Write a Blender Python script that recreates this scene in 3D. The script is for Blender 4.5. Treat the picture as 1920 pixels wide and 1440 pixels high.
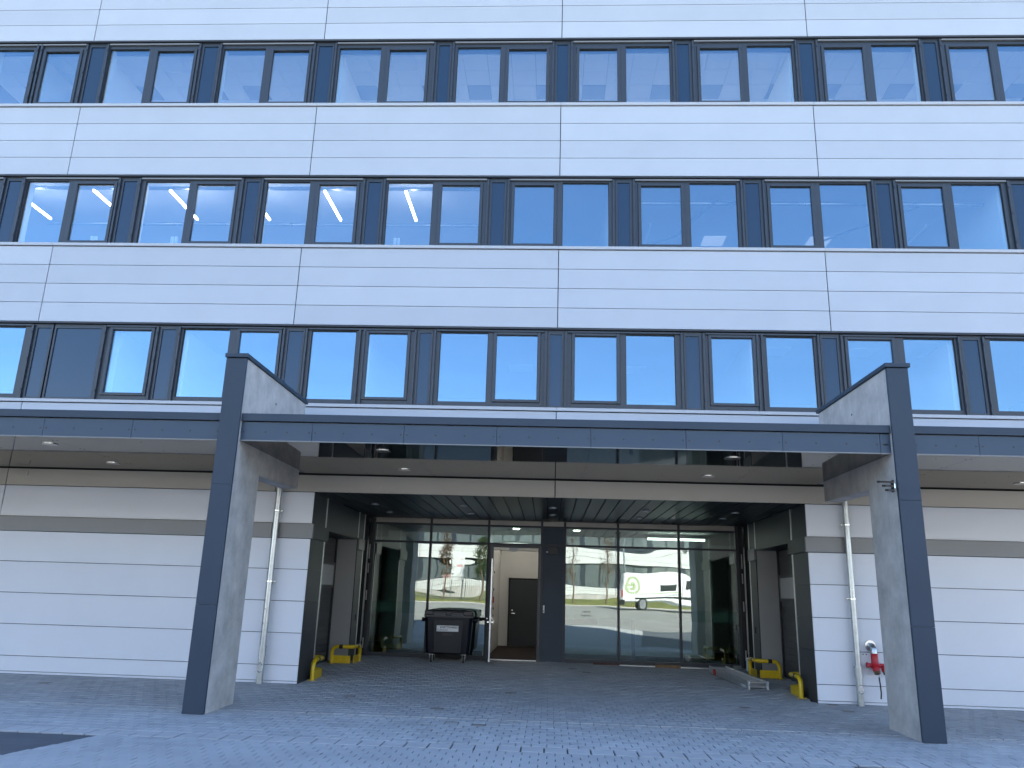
import bpy, bmesh, math, random
from mathutils import Vector, Matrix
random.seed(7)
for o in list(bpy.data.objects): bpy.data.objects.remove(o)
scene = bpy.context.scene
C = scene.collection

# ------------------------------------------------------------------ camera
F_PX, PITCH, ROLL, YAW = 1465.45, math.radians(15.0674), math.radians(1.7485), math.radians(3.0749)
CAM = Vector((0, -15.962, 1.8))
cp, sp, cr, sr, cy, sy = math.cos(PITCH), math.sin(PITCH), math.cos(ROLL), math.sin(ROLL), math.cos(YAW), math.sin(YAW)
FW = Vector((-sy*cp, cy*cp, sp)); RT0 = Vector((cy, sy, 0)); UP0 = RT0.cross(FW)
RT = cr*RT0 + sr*UP0; UP = -sr*RT0 + cr*UP0
cam_d = bpy.data.cameras.new('camera'); cam = bpy.data.objects.new('camera', cam_d); C.objects.link(cam)
cam_d.sensor_fit = 'HORIZONTAL'; cam_d.sensor_width = 36; cam_d.lens = 36*F_PX/1920
cam_d.clip_start = 0.1; cam_d.clip_end = 3000
M4 = Matrix((( RT.x, UP.x, -FW.x, CAM.x), (RT.y, UP.y, -FW.y, CAM.y), (RT.z, UP.z, -FW.z, CAM.z), (0, 0, 0, 1)))
cam.matrix_world = M4
scene.camera = cam
def pix(p):
    d = Vector(p) - CAM; z = d.dot(FW)
    return (960 + F_PX*d.dot(RT)/z, 720 - F_PX*d.dot(UP)/z) if z > 0.1 else (-9999, -9999)

# ------------------------------------------------------------------ sky, sun, exposure
SUN_EL, SUN_AZ = math.radians(43), math.radians(38)          # azimuth from +Y (behind the building) towards +X
world = bpy.data.worlds.new('World'); scene.world = world; world.use_nodes = True
wn = world.node_tree.nodes; wl = world.node_tree.links
sky = wn.new('ShaderNodeTexSky'); sky.sky_type = 'NISHITA'; sky.sun_disc = False
sky.sun_elevation = SUN_EL; sky.sun_rotation = SUN_AZ
sky.air_density = 1.0; sky.dust_density = 0.3; sky.ozone_density = 2.2
wl.new(sky.outputs[0], wn['Background'].inputs[0]); wn['Background'].inputs[1].default_value = 0.1
sun_d = bpy.data.lights.new('sun', 'SUN'); sun_d.energy = 4.2; sun_d.angle = math.radians(0.5); sun_d.color = (1, 0.95, 0.87)
sun = bpy.data.objects.new('sun', sun_d); C.objects.link(sun); sun.location = (20, 40, 60)
sdir = Vector((math.sin(SUN_AZ)*math.cos(SUN_EL), math.cos(SUN_AZ)*math.cos(SUN_EL), math.sin(SUN_EL)))
sun.rotation_euler = sdir.to_track_quat('Z', 'Y').to_euler()
scene.view_settings.view_transform = 'Standard'; scene.view_settings.look = 'None'
scene.view_settings.gamma = 1.0; scene.view_settings.use_curve_mapping = False
scene.view_settings.exposure = 2.62
scene.render.engine = 'CYCLES'
scene.cycles.max_bounces = 12; scene.cycles.transparent_max_bounces = 24; scene.cycles.diffuse_bounces = 5
scene.cycles.glossy_bounces = 6; scene.cycles.caustics_reflective = False

# ------------------------------------------------------------------ materials
MATS = {}
def mat(name, col, rough=0.6, metal=0.0, spec=0.5, var=0.0, vscale=3.0, bump=0.0, bscale=40.0, island=0.0, emit=None, es=0.0, streak=0.0, bdist=0.02, rvar=0.0, objvar=0.0):
    m = bpy.data.materials.new(name); m.use_nodes = True; MATS[name] = m
    nt = m.node_tree; n = nt.nodes; l = nt.links; b = n['Principled BSDF']
    b.inputs['Base Color'].default_value = (*col, 1); b.inputs['Roughness'].default_value = rough
    b.inputs['Metallic'].default_value = metal; b.inputs['Specular IOR Level'].default_value = spec
    geo = n.new('ShaderNodeNewGeometry'); out = None
    def hsv_value(prev, fac_socket):
        x = n.new('ShaderNodeHueSaturation')
        if prev is None: x.inputs['Color'].default_value = (*col, 1)
        else: l.new(prev, x.inputs['Color'])
        l.new(fac_socket, x.inputs['Value']); return x.outputs[0]
    def remap(sock, amt):
        r = n.new('ShaderNodeMapRange'); r.inputs[1].default_value = 0.25; r.inputs[2].default_value = 0.75
        r.inputs[3].default_value = 1-amt; r.inputs[4].default_value = 1+amt; l.new(sock, r.inputs[0]); return r.outputs[0]
    if var:
        t = n.new('ShaderNodeTexNoise'); t.inputs['Scale'].default_value = vscale; t.inputs['Detail'].default_value = 6; t.inputs['Roughness'].default_value = 0.65
        l.new(geo.outputs['Position'], t.inputs['Vector']); out = hsv_value(out, remap(t.outputs[0], var))
    if streak:
        mp = n.new('ShaderNodeMapping'); mp.inputs['Scale'].default_value = (5, 5, 0.35); l.new(geo.outputs['Position'], mp.inputs[0])
        t = n.new('ShaderNodeTexNoise'); t.inputs['Scale'].default_value = 2.2; t.inputs['Detail'].default_value = 5; l.new(mp.outputs[0], t.inputs['Vector'])
        out = hsv_value(out, remap(t.outputs[0], streak))
    if objvar:
        oi = n.new('ShaderNodeObjectInfo'); r = n.new('ShaderNodeMapRange'); r.inputs[3].default_value = 1-objvar; r.inputs[4].default_value = 1+objvar
        l.new(oi.outputs['Random'], r.inputs[0]); out = hsv_value(out, r.outputs[0])
    if island:
        r = n.new('ShaderNodeMapRange'); r.inputs[3].default_value = 1-island; r.inputs[4].default_value = 1+island
        l.new(geo.outputs['Random Per Island'], r.inputs[0]); out = hsv_value(out, r.outputs[0])
    if out is not None: l.new(out, b.inputs['Base Color'])
    if rvar:
        t = n.new('ShaderNodeTexNoise'); t.inputs['Scale'].default_value = 1.7; t.inputs['Detail'].default_value = 4
        l.new(geo.outputs['Position'], t.inputs['Vector'])
        r = n.new('ShaderNodeMapRange'); r.inputs[3].default_value = max(0, rough-rvar); r.inputs[4].default_value = rough+rvar
        l.new(t.outputs[0], r.inputs[0]); l.new(r.outputs[0], b.inputs['Roughness'])
    if bump:
        t = n.new('ShaderNodeTexNoise'); t.inputs['Scale'].default_value = bscale; t.inputs['Detail'].default_value = 5
        l.new(geo.outputs['Position'], t.inputs['Vector'])
        bp = n.new('ShaderNodeBump'); bp.inputs['Strength'].default_value = bump; bp.inputs['Distance'].default_value = bdist
        l.new(t.outputs[0], bp.inputs['Height']); l.new(bp.outputs[0], b.inputs['Normal'])
    if emit:
        b.inputs['Emission Color'].default_value = (*emit, 1); b.inputs['Emission Strength'].default_value = es
    return m

def glass(name, refl, tint, trans, wave=0.0, wscale=0.9):
    """coated pane: mirror part by Fresnel plus a coating, the rest looks straight through"""
    m = bpy.data.materials.new(name); m.use_nodes = True; MATS[name] = m
    nt = m.node_tree; n = nt.nodes; l = nt.links; n.remove(n['Principled BSDF']); out = n['Material Output']
    gl = n.new('ShaderNodeBsdfGlossy'); gl.inputs['Color'].default_value = (*tint, 1); gl.inputs['Roughness'].default_value = 0.0
    tr = n.new('ShaderNodeBsdfTransparent'); tr.inputs['Color'].default_value = (*trans, 1)
    gi = n.new('ShaderNodeNewGeometry'); dt = n.new('ShaderNodeVectorMath'); dt.operation = 'DOT_PRODUCT'
    l.new(gi.outputs['Incoming'], dt.inputs[0]); l.new(gi.outputs['Normal'], dt.inputs[1])
    ab = n.new('ShaderNodeMath'); ab.operation = 'ABSOLUTE'; l.new(dt.outputs['Value'], ab.inputs[0])
    on = n.new('ShaderNodeMath'); on.operation = 'SUBTRACT'; on.inputs[0].default_value = 1.0; l.new(ab.outputs[0], on.inputs[1])
    fr = n.new('ShaderNodeMath'); fr.operation = 'POWER'; fr.inputs[1].default_value = 5.0; l.new(on.outputs[0], fr.inputs[0])   # Schlick, same from both sides
    mr = n.new('ShaderNodeMapRange'); mr.inputs[1].default_value = 0; mr.inputs[2].default_value = 1; mr.inputs[3].default_value = refl; mr.inputs[4].default_value = 1
    l.new(fr.outputs[0], mr.inputs[0]); mx = n.new('ShaderNodeMixShader')
    l.new(mr.outputs[0], mx.inputs[0]); l.new(tr.outputs[0], mx.inputs[1]); l.new(gl.outputs[0], mx.inputs[2]); l.new(mx.outputs[0], out.inputs[0])
    if wave:
        geo = n.new('ShaderNodeNewGeometry'); mp = n.new('ShaderNodeMapping'); mp.inputs['Scale'].default_value = (0.55, 1, 1.6); l.new(geo.outputs['Position'], mp.inputs[0])
        t = n.new('ShaderNodeTexNoise'); t.inputs['Scale'].default_value = wscale; t.inputs['Detail'].default_value = 1
        l.new(mp.outputs[0], t.inputs['Vector'])
        bp = n.new('ShaderNodeBump'); bp.inputs['Strength'].default_value = 1; bp.inputs['Distance'].default_value = wave
        l.new(t.outputs[0], bp.inputs['Height']); l.new(bp.outputs[0], gl.inputs['Normal'])
    return m

mat('panel', (0.425, 0.44, 0.48), 0.45, objvar=0.045, var=0.04, vscale=0.8, rvar=0.06)  # upper panels coloured darker than the lower ones to offset the lighting
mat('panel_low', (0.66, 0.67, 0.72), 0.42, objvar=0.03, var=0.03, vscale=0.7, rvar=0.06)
mat('backing', (0.02, 0.02, 0.022), 0.9)
mat('anthracite', (0.046, 0.050, 0.058), 0.45, spec=0.3, var=0.06, vscale=2)
mat('frame', (0.030, 0.037, 0.050), 0.4, var=0.05, vscale=4)
mat('clad', (0.040, 0.056, 0.080), 0.48, spec=0.22, var=0.05, vscale=1.5, rvar=0.05)
mat('fascia', (0.036, 0.062, 0.098), 0.38, spec=0.35, var=0.05, vscale=1.0, rvar=0.05)
mat('dark_glass', (0.014, 0.036, 0.075), 0.07, spec=0.5)
mat('soffit', (0.020, 0.019, 0.018), 0.035, spec=1.0, bump=0.05, bscale=1.1, bdist=0.03)
mat('plank_dark', (0.013, 0.019, 0.027), 0.34, spec=0.35, var=0.1)
mat('beige', (0.47, 0.425, 0.37), 0.36, var=0.03, vscale=1.2)
mat('band_grey', (0.20, 0.20, 0.205), 0.36, var=0.03, vscale=1.2)
mat('sill', (0.42, 0.42, 0.44), 0.35)
mat('alu', (0.62, 0.63, 0.64), 0.32, 0.9, var=0.08, vscale=9)
mat('galv', (0.44, 0.46, 0.48), 0.3, 0.95, var=0.14, vscale=14, rvar=0.1)
mat('steel', (0.72, 0.72, 0.72), 0.22, 1.0)
mat('concrete', (0.455, 0.428, 0.41), 0.82, var=0.28, vscale=2.6, streak=0.05, bump=0.25, bscale=22, bdist=0.01)
mat('plaster', (0.74, 0.74, 0.72), 0.8, var=0.03)
mat('room', (0.70, 0.71, 0.72), 0.8, var=0.03, vscale=0.6)
mat('tile', (0.66, 0.67, 0.68), 0.85, island=0.0)
mat('bounce_roof', (0.36, 0.36, 0.36), 0.9, var=0.2, vscale=14)  # canopy top coloured light to bounce sky light onto the lower facade
mat('room_floor', (0.38, 0.37, 0.36), 0.6, var=0.05)
mat('carpet', (0.035, 0.024, 0.022), 0.95, var=0.35, vscale=9)
mat('door_dark', (0.035, 0.042, 0.05), 0.45)
mat('shutter', (0.075, 0.075, 0.08), 0.42, var=0.04)
mat('reveal', (0.30, 0.295, 0.29), 0.4, var=0.03)
mat('yellow', (0.66, 0.44, 0.012), 0.36, var=0.16, vscale=15, rvar=0.1)
mat('black', (0.012, 0.012, 0.013), 0.5)
mat('rubber', (0.015, 0.015, 0.016), 0.7)
mat('bin', (0.008, 0.010, 0.016), 0.34, spec=0.28, bump=0.06, bscale=4, bdist=0.03, rvar=0.08)
mat('bin_lid', (0.028, 0.026, 0.030), 0.42, spec=0.5, bump=0.1, bscale=60, bdist=0.004)
mat('white_label', (0.72, 0.74, 0.76), 0.5)
mat('ink', (0.01, 0.01, 0.012), 0.6)
mat('red', (0.42, 0.012, 0.022), 0.38, var=0.06, vscale=20)
mat('brass', (0.16, 0.11, 0.06), 0.45, 0.8)
mat('timber', (0.20, 0.12, 0.06), 0.75, var=0.3, vscale=12)
mat('timber_red', (0.085, 0.04, 0.034), 0.8, var=0.3, vscale=12)
mat('brickgrey', (0.16, 0.17, 0.16), 0.85, var=0.2, vscale=30)
mat('bottle', (0.45, 0.52, 0.56), 0.1)
mat('paver', (0.325, 0.335, 0.35), 0.82, var=0.15, vscale=0.9, island=0.085, bump=0.35, bscale=120, bdist=0.006)
mat('paver_border', (0.365, 0.37, 0.385), 0.8, var=0.15, vscale=1.4, island=0.14, bump=0.3, bscale=120, bdist=0.006)
def wear(m):
    nt = m.node_tree; n = nt.nodes; l = nt.links; b = n['Principled BSDF']; src = b.inputs['Base Color'].links[0].from_socket
    geo = n.new('ShaderNodeNewGeometry')
    gt = n.new('ShaderNodeMath'); gt.operation = 'GREATER_THAN'; gt.inputs[1].default_value = 0.9965; l.new(geo.outputs['Random Per Island'], gt.inputs[0])
    m1 = n.new('ShaderNodeMix'); m1.data_type = 'RGBA'; m1.inputs[7].default_value = (0.15, 0.125, 0.10, 1)
    k = n.new('ShaderNodeMath'); k.operation = 'MULTIPLY'; k.inputs[1].default_value = 0.75; l.new(gt.outputs[0], k.inputs[0]); l.new(k.outputs[0], m1.inputs[0]); l.new(src, m1.inputs[6])
    mp = n.new('ShaderNodeMapping'); mp.inputs['Scale'].default_value = (0.8, 2.2, 1); l.new(geo.outputs['Position'], mp.inputs[0])
    t = n.new('ShaderNodeTexNoise'); t.inputs['Scale'].default_value = 1.3; t.inputs['Detail'].default_value = 9; t.inputs['Roughness'].default_value = 0.72; l.new(mp.outputs[0], t.inputs['Vector'])
    rp = n.new('ShaderNodeMapRange'); rp.inputs[1].default_value = 0.60; rp.inputs[2].default_value = 0.74; rp.inputs[3].default_value = 0; rp.inputs[4].default_value = 0.6; l.new(t.outputs[0], rp.inputs[0])
    m2 = n.new('ShaderNodeMix'); m2.data_type = 'RGBA'; m2.inputs[7].default_value = (0.52, 0.52, 0.52, 1); l.new(rp.outputs[0], m2.inputs[0]); l.new(m1.outputs[2], m2.inputs[6])
    l.new(m2.outputs[2], b.inputs['Base Color'])
wear(MATS['paver']); wear(MATS['paver_border'])
mat('bed', (0.055, 0.053, 0.05), 0.95, var=0.2, vscale=8)
mat('asphalt', (0.072, 0.082, 0.098), 0.85, var=0.22, vscale=2.2, bump=0.6, bscale=160, bdist=0.01)
mat('road', (0.21, 0.205, 0.195), 0.85, var=0.15, vscale=0.6)
mat('grass', (0.15, 0.16, 0.035), 0.9, var=0.45, vscale=1.2, bump=1.0, bscale=14, bdist=0.15)
mat('far', (0.05, 0.055, 0.035), 0.95, var=0.3, vscale=0.05)
mat('opp_white', (0.66, 0.66, 0.66), 0.5, var=0.03)
mat('opp_glass', (0.12, 0.14, 0.145), 0.06, spec=0.9)
mat('van_white', (0.80, 0.80, 0.80), 0.25)
mat('van_dark', (0.02, 0.022, 0.024), 0.15)
mat('green', (0.42, 0.50, 0.28), 0.5)
mat('bark', (0.13, 0.09, 0.06), 0.9)
mat('leaf_green', (0.07, 0.11, 0.025), 0.6, island=0.5)
mat('leaf_brown', (0.17, 0.085, 0.03), 0.6, island=0.5)
mat('fence', (0.16, 0.17, 0.18), 0.5)
mat('pink', (0.62, 0.36, 0.36), 0.5)
mat('led', (0.9, 0.9, 0.9), 0.4, emit=(1.0, 0.97, 0.95), es=3.2)
mat('led_lobby', (0.9, 0.9, 0.9), 0.4, emit=(1.0, 0.95, 0.88), es=1.5)
mat('led_warm', (0.9, 0.9, 0.85), 0.4, emit=(1.0, 0.93, 0.82), es=9.0)
mat('fill_lamp', (0.9, 0.9, 0.9), 0.5, emit=(1.0, 0.98, 0.93), es=7.0)  # glow of the unseen lamps added to brighten the top rooms
mat('office_lamp_dim', (0.8, 0.8, 0.8), 0.5, emit=(1.0, 0.98, 0.93), es=0.05)
mat('lens', (0.55, 0.56, 0.58), 0.25)
mat('lamp_off', (0.30, 0.33, 0.36), 0.5)
mat('lamp_white', (0.88, 0.88, 0.88), 0.4)
mat('picture', (0.10, 0.05, 0.07), 0.5, var=0.5, vscale=6)
glass('glass_office', 0.185, (0.50, 0.76, 1.0), (0.90, 0.95, 0.97), 0.004)
glass('glass_lobby', 0.19, (0.98, 1.0, 0.97), (0.60, 0.72, 0.68), 0.0045, 0.8)
glass('glass_van', 0.08, (1, 1, 1), (0.3, 0.4, 0.38))
fm = bpy.data.materials.new('film'); fm.use_nodes = True; MATS['film'] = fm
fn = fm.node_tree.nodes; fl = fm.node_tree.links
ftr = fn.new('ShaderNodeBsdfTransparent'); fmx = fn.new('ShaderNodeMixShader'); fmx.inputs[0].default_value = 0.8
fn['Principled BSDF'].inputs['Base Color'].default_value = (0.55, 0.66, 0.60, 1); fn['Principled BSDF'].inputs['Roughness'].default_value = 0.7
fl.new(ftr.outputs[0], fmx.inputs[1]); fl.new(fn['Principled BSDF'].outputs[0], fmx.inputs[2]); fl.new(fmx.outputs[0], fn['Material Output'].inputs[0])

# ------------------------------------------------------------------ builders
ABS = {}
def link(o, parent=None, loc=(0, 0, 0)):
    """loc is given in the space of the top-level thing; sub-parts are made relative to their part"""
    C.objects.link(o)
    loc = Vector(loc); ABS[o.name] = loc.copy()
    if parent is not None:
        o.parent = parent
        o.location = loc - ABS.get(parent.name, Vector())
    else: o.location = loc
    return o
def thing(name, label, cat, loc=(0, 0, 0), rotz=0, group=None):
    o = bpy.data.objects.new(name, None); o.empty_display_size = 0.2; C.objects.link(o)
    o.location = loc; o.rotation_euler = (0, 0, rotz); o['label'] = label; o['category'] = cat
    if group: o['group'] = group
    ABS[o.name] = Vector()
    return o
def tag(o, label, cat, group=None):
    o['label'] = label; o['category'] = cat
    if group: o['group'] = group
    return o
MESHES = {}
def box_mesh(dx, dy, dz, m, bev=0.0):
    key = (round(dx, 4), round(dy, 4), round(dz, 4), m, bev)
    if key in MESHES: return MESHES[key]
    bm = bmesh.new(); add_box(bm, 0, dx, 0, dy, 0, dz)
    if bev: bmesh.ops.bevel(bm, geom=bm.edges[:], offset=bev, segments=1, affect='EDGES')
    me = bpy.data.meshes.new('box'); bm.to_mesh(me); bm.free(); me.materials.append(MATS[m]); MESHES[key] = me
    return me
def bx(name, x0, x1, y0, y1, z0, z1, m, parent=None, bev=0.0):
    o = bpy.data.objects.new(name, box_mesh(x1-x0, y1-y0, z1-z0, m, bev))
    return link(o, parent, (x0, y0, z0))
def add_box(bm, x0, x1, y0, y1, z0, z1):
    v = [bm.verts.new(p) for p in ((x0, y0, z0), (x1, y0, z0), (x1, y1, z0), (x0, y1, z0), (x0, y0, z1), (x1, y0, z1), (x1, y1, z1), (x0, y1, z1))]
    for f in ((0, 3, 2, 1), (4, 5, 6, 7), (0, 1, 5, 4), (1, 2, 6, 5), (2, 3, 7, 6), (3, 0, 4, 7)): bm.faces.new([v[i] for i in f])
    return v
def obj(name, bm, m, parent=None, loc=(0, 0, 0), smooth=False):
    me = bpy.data.meshes.new(name); bmesh.ops.recalc_face_normals(bm, faces=bm.faces[:]); bm.to_mesh(me); bm.free()
    me.materials.append(MATS[m])
    if smooth:
        me.polygons.foreach_set('use_smooth', [True]*len(me.polygons))
        try: me.set_sharp_from_angle(angle=math.radians(40))
        except Exception: pass
    return link(bpy.data.objects.new(name, me), parent, loc)
def boxes(name, lst, m, parent=None, bev=0.0):
    bm = bmesh.new()
    o0 = Vector((lst[0][0], lst[0][2], lst[0][4]))
    for b in lst: add_box(bm, b[0]-o0.x, b[1]-o0.x, b[2]-o0.y, b[3]-o0.y, b[4]-o0.z, b[5]-o0.z)
    if bev: bmesh.ops.bevel(bm, geom=bm.edges[:], offset=bev, segments=1, affect='EDGES')
    return obj(name, bm, m, parent, o0)
def add_tube(bm, pts, r, seg=12, cap=True):
    pts = [Vector(p) for p in pts]; rings = []
    n0 = None
    for i, p in enumerate(pts):
        t = (pts[min(i+1, len(pts)-1)] - pts[max(i-1, 0)]).normalized()
        if n0 is None: n0 = t.orthogonal().normalized()
        n0 = (n0 - t*n0.dot(t)).normalized(); b = t.cross(n0)
        rr = r[i] if isinstance(r, (list, tuple)) else r
        rings.append([bm.verts.new(p + rr*(math.cos(2*math.pi*k/seg)*n0 + math.sin(2*math.pi*k/seg)*b)) for k in range(seg)])
    for a, b in zip(rings[:-1], rings[1:]):
        for k in range(seg): bm.faces.new((a[k], a[(k+1) % seg], b[(k+1) % seg], b[k]))
    if cap: bm.faces.new(rings[0][::-1]); bm.faces.new(rings[-1])
def tube(name, pts, r, m, parent=None, seg=12):
    bm = bmesh.new(); o0 = Vector(pts[0]); add_tube(bm, [Vector(p)-o0 for p in pts], r, seg); return obj(name, bm, m, parent, o0, True)
def add_prism(bm, poly, axis, a, b):
    """poly: 2-D outline; extruded along axis ('x','y','z') from a to b"""
    f = {'x': lambda p, t: (t, p[0], p[1]), 'y': lambda p, t: (p[0], t, p[1]), 'z': lambda p, t: (p[0], p[1], t)}[axis]
    A = [bm.verts.new(f(p, a)) for p in poly]; B = [bm.verts.new(f(p, b)) for p in poly]; n = len(poly)
    bm.faces.new(A); bm.faces.new(B[::-1])
    for i in range(n): bm.faces.new((A[i], B[i], B[(i+1) % n], A[(i+1) % n]))
def prism(name, poly, axis, a, b, m, parent=None, bev=0.0, smooth=False):
    bm = bmesh.new(); add_prism(bm, poly, axis, a, b)
    bmesh.ops.recalc_face_normals(bm, faces=bm.faces[:])
    if bev: bmesh.ops.bevel(bm, geom=bm.edges[:], offset=bev, segments=2, affect='EDGES')
    return obj(name, bm, m, parent, (0, 0, 0), smooth)
def text(name, s, size, m, parent, loc, rot, ext=0.001, bold=False):
    cu = bpy.data.curves.new(name, 'FONT'); cu.body = s; cu.size = size; cu.extrude = ext; cu.align_x = 'LEFT'
    if bold: cu.offset = size*0.018
    t = bpy.data.objects.new(name, cu); C.objects.link(t); bpy.context.view_layer.update()
    me = bpy.data.meshes.new_from_object(t.evaluated_get(bpy.context.evaluated_depsgraph_get())); bpy.data.objects.remove(t)
    me.materials.clear(); me.materials.append(MATS[m])
    o = bpy.data.objects.new(name, me); link(o, parent, loc); o.rotation_euler = rot; return o
def disc(name, c, r, h, m, parent, seg=24):
    bm = bmesh.new(); add_tube(bm, [(0, 0, 0), (0, 0, h)], r, seg); return obj(name, bm, m, parent, c, True)

# ------------------------------------------------------------------ ground
PROFILE = [(-900, 2.2), (-60, 1.9), (-46, 1.75), (-41, 1.65), (-36.2, 0.98), (-36, 0.98), (-31, 0.90), (-16, 0.27), (-5.7, -0.055), (-3.8, -0.05), (0, 0.0), (5.4, 0.157), (40, 0.16), (900, 0.16)]
def gz(y):
    for (a, za), (b, zb) in zip(PROFILE[:-1], PROFILE[1:]):
        if a <= y <= b: return za + (zb-za)*(y-a)/(b-a)
    return 0
def sheet(name, x0, x1, ys, dz, m, kind='structure', nx=1):
    bm = bmesh.new(); rows = []
    for y in ys: rows.append([bm.verts.new((x0+(x1-x0)*i/nx, y, gz(y)+dz)) for i in range(nx+1)])
    for a, b in zip(rows[:-1], rows[1:]):
        for i in range(nx): bm.faces.new((a[i], a[i+1], b[i+1], b[i]))
    o = obj(name, bm, m); o['kind'] = kind; return o
sheet('ground', -900, 900, [-900, -60, -46, -41, -36.2, -36, -31, -16, -5.7, -3.8, 0, 5.4, 40, 900], -0.16, 'far')
sheet('road', -300, 300, [-36, -31, -16.0], 0.004, 'road')
LE = lambda y: -5.62 - (-5.6-y)*0.126      # left edge of the paved driveway
RE = lambda y: 3.64 + (-5.6-y)*0.12
def yard(name, xa, xb):
    bm = bmesh.new(); ys = [-16, -12, -8, -5.62]
    A = [bm.verts.new((xa(y), y, gz(y)-0.004)) for y in ys]; B = [bm.verts.new((xb(y), y, gz(y)-0.004)) for y in ys]
    for i in range(len(ys)-1): bm.faces.new((A[i], B[i], B[i+1], A[i+1]))
    o = obj(name, bm, 'asphalt'); o['kind'] = 'structure'; return o
yard('asphalt_yard', lambda y: -60, LE); yard('asphalt_yard', RE, lambda y: 60)
pav = sheet('pavement', -24, 24, [-16, -5.7, -3.8, 0, 5.4], -0.022, 'bed')     # bedding below the stones
def stone_mesh(w, d, h=0.03, ch=0.006):
    bm = bmesh.new()
    t = [(-w/2+ch, -d/2+ch), (w/2-ch, -d/2+ch), (w/2-ch, d/2-ch), (-w/2+ch, d/2-ch)]; b = [(-w/2, -d/2), (w/2, -d/2), (w/2, d/2), (-w/2, d/2)]
    T = [bm.verts.new((*p, 0)) for p in t]; S = [bm.verts.new((*p, -ch*0.8)) for p in b]; B = [bm.verts.new((*p, -h)) for p in b]
    bm.faces.new(T)
    for i in range(4):
        j = (i+1) % 4; bm.faces.new((S[i], S[j], T[j], T[i])); bm.faces.new((B[i], B[j], S[j], S[i]))
    return bm
spots = []      # (x, y, w, d, z, rotz, kind)
G = 0.2; J = 0.0085
def jig(): return random.uniform(-0.0022, 0.0022)
def course(y, d, pitch, x0, x1, off, kind='paver', j=None):
    j = J if j is None else j
    n0 = math.floor((x0-off)/pitch); x = off + n0*pitch + pitch/2
    while x < x1:
        a, b = max(x-pitch/2, x0), min(x+pitch/2, x1)
        if b-a > 0.03:
            spots.append(((a+b)/2, y, b-a-j+random.uniform(-0.002, 0.002), d-j, gz(y)+jig(), random.uniform(-0.006, 0.006), kind))
        x += pitch
y = 5.3; k = 0
while y > -3.28:                                   # forecourt and recess floor
    xa, xb = (-24, 24) if y < -0.1 else (-4.86, 5.06)
    if y > 1.1 and y < 4.0: xa, xb = -5.4, 5.6
    if xa == -24: xa, xb = -15, 14
    course(y, G, G, xa, xb, 0.104 + (k % 2)*0.1); y -= G; k += 1
course(-3.33, 0.1, G, -15, 14, 0.1); course(-3.43, 0.1, G, -15, 14, 0.2); course(-3.53, 0.1, G, -15, 14, 0.1)   # band of half stones
y = -3.68; k = 0
while y > -5.15: course(y, G, G, -15, 14, 0.104 + (k % 2)*0.1); y -= G; k += 1
course(-5.37, 0.36, 0.29, -15, 14, -0.03, 'border', 0.02)
y = -5.66; k = 0
while y > -16: course(y, G, G, LE(y), RE(y), 0.104 + (k % 2)*0.1); y -= G; k += 1
vis = []
for i, s in enumerate(spots):
    px, py = pix((s[0], s[1], s[4]))
    if (y_edge := (s[1] < -5.6 and (s[0]-s[2]/2 < LE(s[1])+0.02 or s[0]+s[2]/2 > RE(s[1])-0.02))): continue
    if -10 < px < 1930 and 0 < py < 1445: vis.append((-(s[2]*s[3])/(Vector((s[0], s[1], s[4]))-CAM).length**2, i))
vis.sort(); chosen = set(i for _, i in vis[:300])
big = bmesh.new(); bigb = bmesh.new(); PM = {}
for i, (x, y, w, d, z, r, kind) in enumerate(spots):
    if i in chosen:
        key = (round(w, 2), round(d, 2), kind)
        if key not in PM:
            me = bpy.data.meshes.new('paver'); b = stone_mesh(w, d); b.to_mesh(me); b.free()
            me.materials.append(MATS['paver' if kind == 'paver' else 'paver_border']); PM[key] = me
        o = bpy.data.objects.new('paver' if kind == 'paver' else 'border_stone', PM[key]); link(o, pav, (x, y, z)); o.rotation_euler = (0, 0, r)
    else:
        b = stone_mesh(w, d); R = Matrix.Translation((x, y, z)) @ Matrix.Rotation(r, 4, 'Z'); T = big if kind == 'paver' else bigb
        mp = {}
        for v in b.verts:
            q = R @ v.co
            if y < -5.6:
                if x-w/2 < LE(y)+0.02 and v.co.x < 0: q.x += LE(y+v.co.y)-LE(y)
                if x+w/2 > RE(y)-0.02 and v.co.x > 0: q.x += RE(y+v.co.y)-RE(y)
            mp[v] = T.verts.new(q)
        for f in b.faces: T.faces.new([mp[v] for v in f.verts])
        b.free()
o = obj('pavers', big, 'paver', pav); o['kind'] = 'stuff'
o = obj('border_stones', bigb, 'paver_border', pav); o['kind'] = 'stuff'

# ------------------------------------------------------------------ office building
B = thing('office_building', 'large white-panelled office building with dark window bands and a recessed glass entrance', 'building')
XJ0, XP = 0.087, 5.783
XL, XR = XJ0-4*XP, 13.2
ROWS = {1: (5.52, 5.60, 7.376), 2: (9.194, 9.275, 11.03), 3: (12.84, 12.925, 14.722)}
ZF = {1: (5.715, 7.27), 2: (9.315, 10.902), 3: (12.966, 14.54)}
ZS = {1: (5.784, 7.22), 2: (9.375, 10.816), 3: (13.026, 14.458)}
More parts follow.
